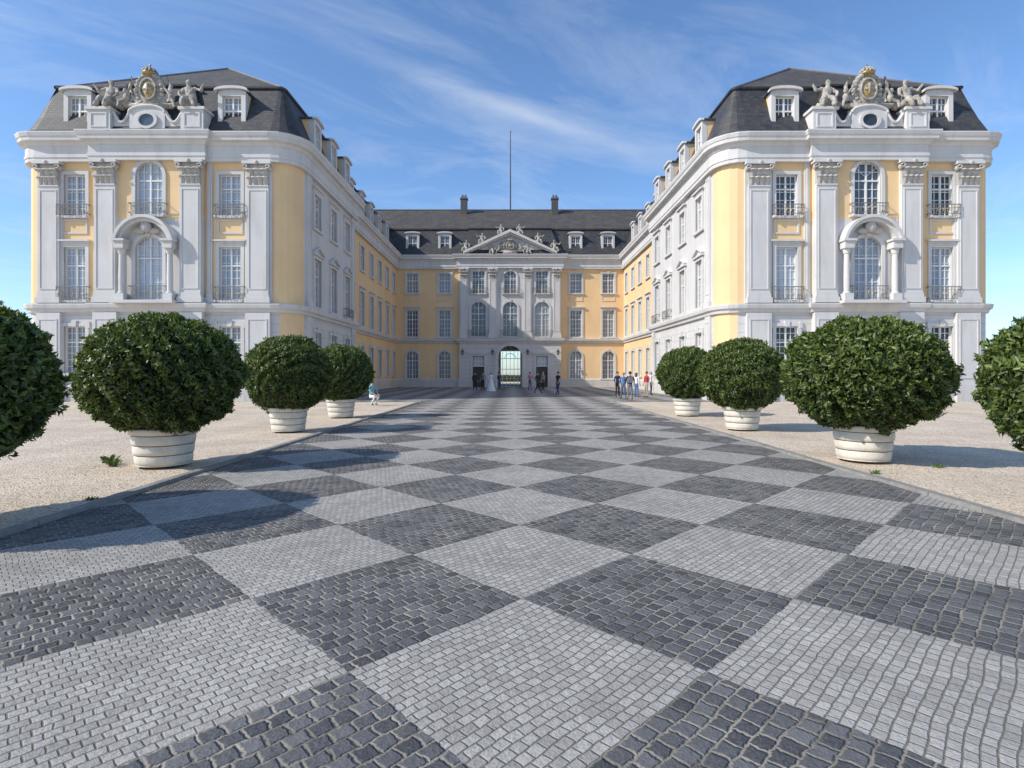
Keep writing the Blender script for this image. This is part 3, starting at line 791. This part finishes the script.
trees=[(-5.98,9.56,1.22,1.28,0,1.57),(-6.07,15.1,1.11,1.27,1,1.57),(-6.12,19.9,1.10,1.25,2,1.6),(6.38,10.1,1.34,1.28,1,1.57),(6.45,15.6,1.11,1.26,2,1.55),(6.52,20.7,1.08,1.22,0,1.58),
 (-6.08,5.55,1.22,1.22,2,1.5),(6.5,5.85,1.22,1.22,0,1.48)]
for i,(x,y,rh,rv,k,cz) in enumerate(trees):
    t=place('potted_laurel',None,Matrix.Translation((x,y,0))@Matrix.Rotation(i*1.7,4,'Z'))
    t.empty_display_size=.3
    top(t,'clipped round green laurel tree in a cream banded tub','potted tree','potted laurel trees lining the path')
    p=place('tub',PT,Matrix.Translation((0,0,.045)),t,True); place('soil',SO,None,p,True)
    place('foot',FT,None,t,True)
    place('trunk',TK,None,t,True)
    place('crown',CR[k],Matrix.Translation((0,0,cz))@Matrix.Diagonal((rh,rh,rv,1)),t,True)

def tuft(x,y,s,seed):
    rg=random.Random(seed); m=MB()
    for k in range(40):
        a=rg.uniform(0,6.28); l=s*rg.uniform(.4,1.1); w=.006; o=rg.uniform(0,.08)
        cx,cy=o*math.cos(a+1),o*math.sin(a+1); dx,dy=math.cos(a),math.sin(a)
        m.add([(cx-dy*w,cy+dx*w,0),(cx+dy*w,cy-dx*w,0),(cx+dx*l*.3,cy+dy*l*.3,l*.7),(cx+dx*l*.6,cy+dy*l*.6,l*.8)],[(0,1,2),(1,3,2)],M_grass)
    o=place('weed',m.mesh('weed'),Matrix.Translation((x,y,0))); top(o,'small green weed tuft growing in the gravel','weed','weeds in the gravel')
for i,(x,y,s) in enumerate([(-7.0,9.7,.2),(-6.8,9.5,.14),(-7.2,9.9,.12),(7.2,9.4,.08),(-5.3,7.0,.06),(5.75,8.8,.08)]): tuft(x,y,s,i)

# ------------------------------------------------------------ people
def flat(name,c,r=.8): return simple(name,c,r,.15,8,world=False,bs=.1)
SKIN=flat('skin',(.5,.32,.24),.6)
CL={k:flat('cloth_'+k,c) for k,c in dict(black=(.02,.02,.025),navy=(.03,.045,.1),white=(.7,.7,.7),red=(.4,.04,.05),blue=(.08,.17,.35),beige=(.4,.33,.24),grey=(.18,.18,.2),jeans=(.07,.1,.19),teal=(.2,.4,.42),pink=(.5,.2,.22)).items()}
HAIR={k:flat('hair_'+k,c,.6) for k,c in dict(dark=(.025,.018,.012),brown=(.1,.06,.03),fair=(.35,.25,.13),grey=(.35,.34,.33)).items()}
def person(x,y,face,top_c,bot_c,hair='dark',pose='stand',h=1.72,label='',skirt=None,sleeves=True,bag=None,longhair=False):
    rg=random.Random(int(x*100+y*7)); st=rg.uniform(.02,.06)
    J={'pel':((0,0,.93),(.135,.1)),'sp':((0,0,1.1),(.125,.09)),'ch':((0,.0,1.3),(.155,.1)),'nk':((0,.0,1.47),.052),'hd':((0,-.015,1.57),(.075,.088)),'ht':((0,-.01,1.68),(.062,.075))}
    B=[('pel','sp'),('sp','ch'),('ch','nk'),('nk','hd'),('hd','ht')]
    ar={'stand':((.25,.02,1.16),(.26,-.05,.92)),'walk':((.24,.1,1.17),(.25,.02,.95)),'phone':((.24,-.04,1.17),(.12,-.27,1.25)),'crouch':((.24,-.1,1.15),(.12,-.3,1.0))}[pose]
    ar2={'walk':((.24,-.08,1.17),(.24,-.22,.98))}.get(pose,ar)
    for s,n,A in ((-1,'l',ar),(1,'r',ar2)):
        J['s'+n]=((s*.175,0,1.41),.062); J['e'+n]=((s*A[0][0],A[0][1],A[0][2]),.043); J['w'+n]=((s*A[1][0],A[1][1],A[1][2]),.03)
        e,w=Vector(J['e'+n][0]),Vector(J['w'+n][0]); hnd=w+(w-e).normalized()*.08; J['h'+n]=(tuple(hnd),(.035,.022))
        B+=[('ch','s'+n),('s'+n,'e'+n),('e'+n,'w'+n),('w'+n,'h'+n)]
        if pose=='crouch': kn=(s*.14,-.38,.92); an=(s*.12,-.1,.52)
        elif pose=='walk': kn=(s*.09,-.08 if s>0 else -.02,.5); an=(s*.09,(-.28 if s>0 else .24),.1)
        else: kn=(s*.1,-.02,.5); an=(s*(.1+st),.02,.09)
        J['t'+n]=((s*.09,0,.86),.088); J['k'+n]=(kn,.06); J['a'+n]=(an,.042); J['f'+n]=((an[0]+s*.02,an[1]-.15,an[2]-.055),(.04,.03))
        B+=[('pel','t'+n),('t'+n,'k'+n),('k'+n,'a'+n),('a'+n,'f'+n)]
    sleeve=CL[top_c] if sleeves else SKIN
    me=skin_mesh('body',J,B,[SKIN,CL[top_c],CL[bot_c],CL['black'],sleeve],1)
    zoff=-.43 if pose=='crouch' else 0
    for p in me.polygons:
        c=p.center; ax=abs(c.x)
        near=min((c-Vector(J[q][0])).length for q in ('wl','wr','hl','hr'))
        if near<.09: m=0
        elif min((c-Vector(J[q][0])).length for q in ('fl','fr'))<.13 and c.z<(.7 if pose=='crouch' else .12): m=3
        elif c.z>1.475: m=0
        elif ax>.195 and c.z<1.24: m=4
        elif c.z<.97 and near>.09: m=2
        else: m=1
        p.material_index=m
    mb=MB()
    for n,s in (('l',-1),('r',1)):
        hp=Vector(J['h'+n][0]); d=(hp-Vector(J['w'+n][0])).normalized(); sd=Vector((0,1,0)) if abs(d.y)<.8 else Vector((1,0,0))
        sd=(sd-d*sd.dot(d)).normalized(); cu=d.cross(sd)*(s)
        for k,Lf in enumerate((.065,.078,.073,.058)):
            b0=hp+sd*(.027-.018*k)*-1; mb.tube([b0,b0+d*Lf*.6,b0+d*Lf+cu*.015],[.0095,.009,.007],SKIN,6)
        b0=hp-d*.03-sd*.03; mb.tube([b0,b0-sd*.025+d*.03,b0-sd*.03+d*.055],[.012,.01,.008],SKIN,6)
    mb.tube([(0,-.09,1.63),(0,-.118,1.595),(0,-.1,1.585)],[.008,.014,.008],SKIN,6)
    for s in (-1,1):
        mb.ell((s*.03,-.093,1.625),(.013,.007,.008),CL['black'],6,4); mb.ell((s*.083,0,1.6),(.012,.02,.032),SKIN,6,4)
    mb.ell((0,-.1,1.55),(.025,.008,.006),CL['red'],6,4)
    dm_=mb.mesh('d'); bm=bmesh.new(); bm.from_mesh(me); n0=len(bm.faces); bm.from_mesh(dm_); bm.faces.ensure_lookup_table()
    for f in bm.faces[n0:]:
        mt=mb.mats[f.material_index]; f.material_index=3 if mt==CL['black'] else 0
    bm.to_mesh(me); bm.free()
    sc=h/1.76
    T=Matrix.Translation((x,y,zoff*sc+.004))@Matrix.Rotation(face,4,'Z')@Matrix.Scale(sc,4)
    o=place('person',me,T); top(o,label,'person','visitors in the palace courtyard')
    hb=MB(); hb.ell((0,.022,1.655),(.094,.104,.095),HAIR[hair],14,10)
    if longhair: hb.ell((0,.06,1.53),(.095,.055,.16),HAIR[hair],12,8)
    place('hair',hb.mesh('hair',True),None,o,True)
    if skirt:
        k=MB(); zb={'long':.03,'knee':.5}[skirt]; rr_={'long':.42,'knee':.26}[skirt]
        k.lathe(0,0,[(.135,1.08),(.17,.95),(.2+.02,.8),((rr_+.2)/2,(.8+zb)/2),(rr_,zb)],CL[bot_c],20,cap=False); place('skirt',k.mesh('skirt',True),None,o,True)
    if bag:
        g=MB(); g.box(-.14,.14,.1,.24,1.05,1.42,CL[bag],tx=-.02); g.tube([(-.1,.12,1.4),(-.11,-.02,1.46),(-.1,-.12,1.3),(-.1,.1,1.08)],.015,CL[bag],6); g.tube([(.1,.12,1.4),(.11,-.02,1.46),(.1,-.12,1.3),(.1,.1,1.08)],.015,CL[bag],6)
        place('backpack',g.mesh('backpack'),None,o,True)
def gp(px,feet):
    Y=1.6*556/(feet-373); return (px-512)*Y/556,Y
def P(px,feet,*a,**k): x,y=gp(px,feet); person(x,y,*a,**k)
P(617.5,397,.4,'navy','black',label='person in navy jacket and black trousers standing in the courtyard')
P(623.5,399,-.5,'blue','jeans',hair='fair',h=1.66,label='fair-haired person in blue top and jeans standing in a group')
P(630,400,math.pi,'black','grey',bag='grey',label='person in black with a grey backpack seen from behind')
P(636.5,397,2.2,'white','blue',hair='brown',longhair=True,h=1.64,label='long-haired person in white shirt and blue trousers')
P(646.5,397.5,-1.2,'red','beige',hair='brown',label='person in red top and beige trousers standing on the cobbles')
P(651,395.5,1.2,'white','navy',hair='grey',label='grey-haired person in white shirt and navy trousers')
P(537.5,393.5,1.0,'black','black',pose='walk',label='person in black walking across the courtyard')
P(558,395,-.8,'black','navy',pose='walk',sleeves=False,label='person in dark clothes mid-stride on the cobbles')
P(475,391,.3,'black','black',label='person in a black suit standing near the doorway')
P(483,390.5,-.3,'grey','black',hair='brown',label='person in grey jacket standing near the doorway')
P(491,391.5,.2,'white','white',hair='fair',skirt='long',longhair=True,label='person in a long white wedding dress')
P(499,390,1.0,'navy','navy',label='person in navy suit beside the portal')
P(543,390,-1.0,'beige','black',hair='grey',label='grey-haired person in beige coat by the side door')
P(530,390.3,.6,'pink','jeans',hair='brown',pose='phone',label='person in pink top holding up a phone')
P(372,405.5,1.0,'teal','white',hair='fair',pose='crouch',label='person in teal top and white trousers crouching on the gravel')

# ------------------------------------------------------------ sun, sky, camera
el=R(36.5); az=R(21)
sd=Vector((math.cos(az)*math.cos(el),math.sin(az)*math.cos(el),-math.sin(el)))
sl=bpy.data.lights.new('sun','SUN'); sl.energy=4.9; sl.angle=R(.5); sl.color=(1,.94,.85)
so_=bpy.data.objects.new('sun',sl); COL.objects.link(so_); so_.rotation_euler=sd.to_track_quat('-Z','Y').to_euler()
w=bpy.data.worlds.new('World'); scene.world=w; w.use_nodes=True; nt=w.node_tree
bg=nt.nodes['Background']
sky=nd(nt,'ShaderNodeTexSky',sky_type='NISHITA'); sky.sun_disc=False; sky.sun_elevation=el; sky.sun_rotation=math.atan2(-sd.x,-sd.y)%(2*math.pi)
sky.air_density=1.0; sky.dust_density=.5; sky.ozone_density=2.0
tc=nd(nt,'ShaderNodeTexCoord').outputs['Generated']; sp=nd(nt,'ShaderNodeSeparateXYZ'); nt.links.new(tc,sp.inputs[0])
zz=mth(nt,'MAXIMUM',sp.outputs[2],.04)
px=mth(nt,'DIVIDE',sp.outputs[0],zz); py=mth(nt,'DIVIDE',sp.outputs[1],zz)
a_=mth(nt,'ADD',mth(nt,'MULTIPLY',px,.794),mth(nt,'MULTIPLY',py,.608))
v_=mth(nt,'ADD',mth(nt,'MULTIPLY',px,-.608),mth(nt,'MULTIPLY',py,.794))
cv=nd(nt,'ShaderNodeCombineXYZ'); nt.links.new(mth(nt,'MULTIPLY',a_,.7),cv.inputs[0]); nt.links.new(mth(nt,'MULTIPLY',v_,1.4),cv.inputs[1])
n1=nd(nt,'ShaderNodeTexNoise'); n1.inputs['Scale'].default_value=1.3; n1.inputs['Detail'].default_value=9; n1.inputs['Roughness'].default_value=.64; n1.inputs['Distortion'].default_value=.8
nt.links.new(cv.outputs[0],n1.inputs[0])
cl=mth(nt,'MULTIPLY',ramp(nt,n1.outputs[0],.45,.80),.36)
n2=noise(nt,cv.outputs[0],5,6,.7)
vw=mth(nt,'MULTIPLY_ADD',mth(nt,'SUBTRACT',n2,.5),.14,v_)
dv=mth(nt,'DIVIDE',mth(nt,'SUBTRACT',vw,1.665),.06)
g=mth(nt,'EXPONENT',mth(nt,'MULTIPLY',mth(nt,'MULTIPLY',dv,dv),-1))
wa=mth(nt,'MULTIPLY',ramp(nt,a_,.5,1.0),ramp(nt,a_,2.2,1.5))
st=mth(nt,'MULTIPLY',mth(nt,'MULTIPLY',g,wa),.24)
cf=mth(nt,'ADD',cl,st,clamp=True)
skyc=mixc(nt,1.0,sky.outputs[0],(.93,1.14,1.36),'MULTIPLY')
cc_=mixc(nt,cf,skyc,(5.4,5.9,6.6))
nt.links.new(cc_,bg.inputs[0]); bg.inputs[1].default_value=.15

cam=bpy.data.cameras.new('camera'); cam.sensor_width=36; cam.lens=556/1024*36; cam.shift_y=-11/1024; cam.clip_end=3000; cam.clip_start=.05
co=bpy.data.objects.new('camera',cam); COL.objects.link(co); co.location=(0,0,1.6); co.rotation_euler=(R(90),0,0)
scene.camera=co
scene.view_settings.view_transform='Standard'; scene.view_settings.look='None'; scene.view_settings.exposure=0
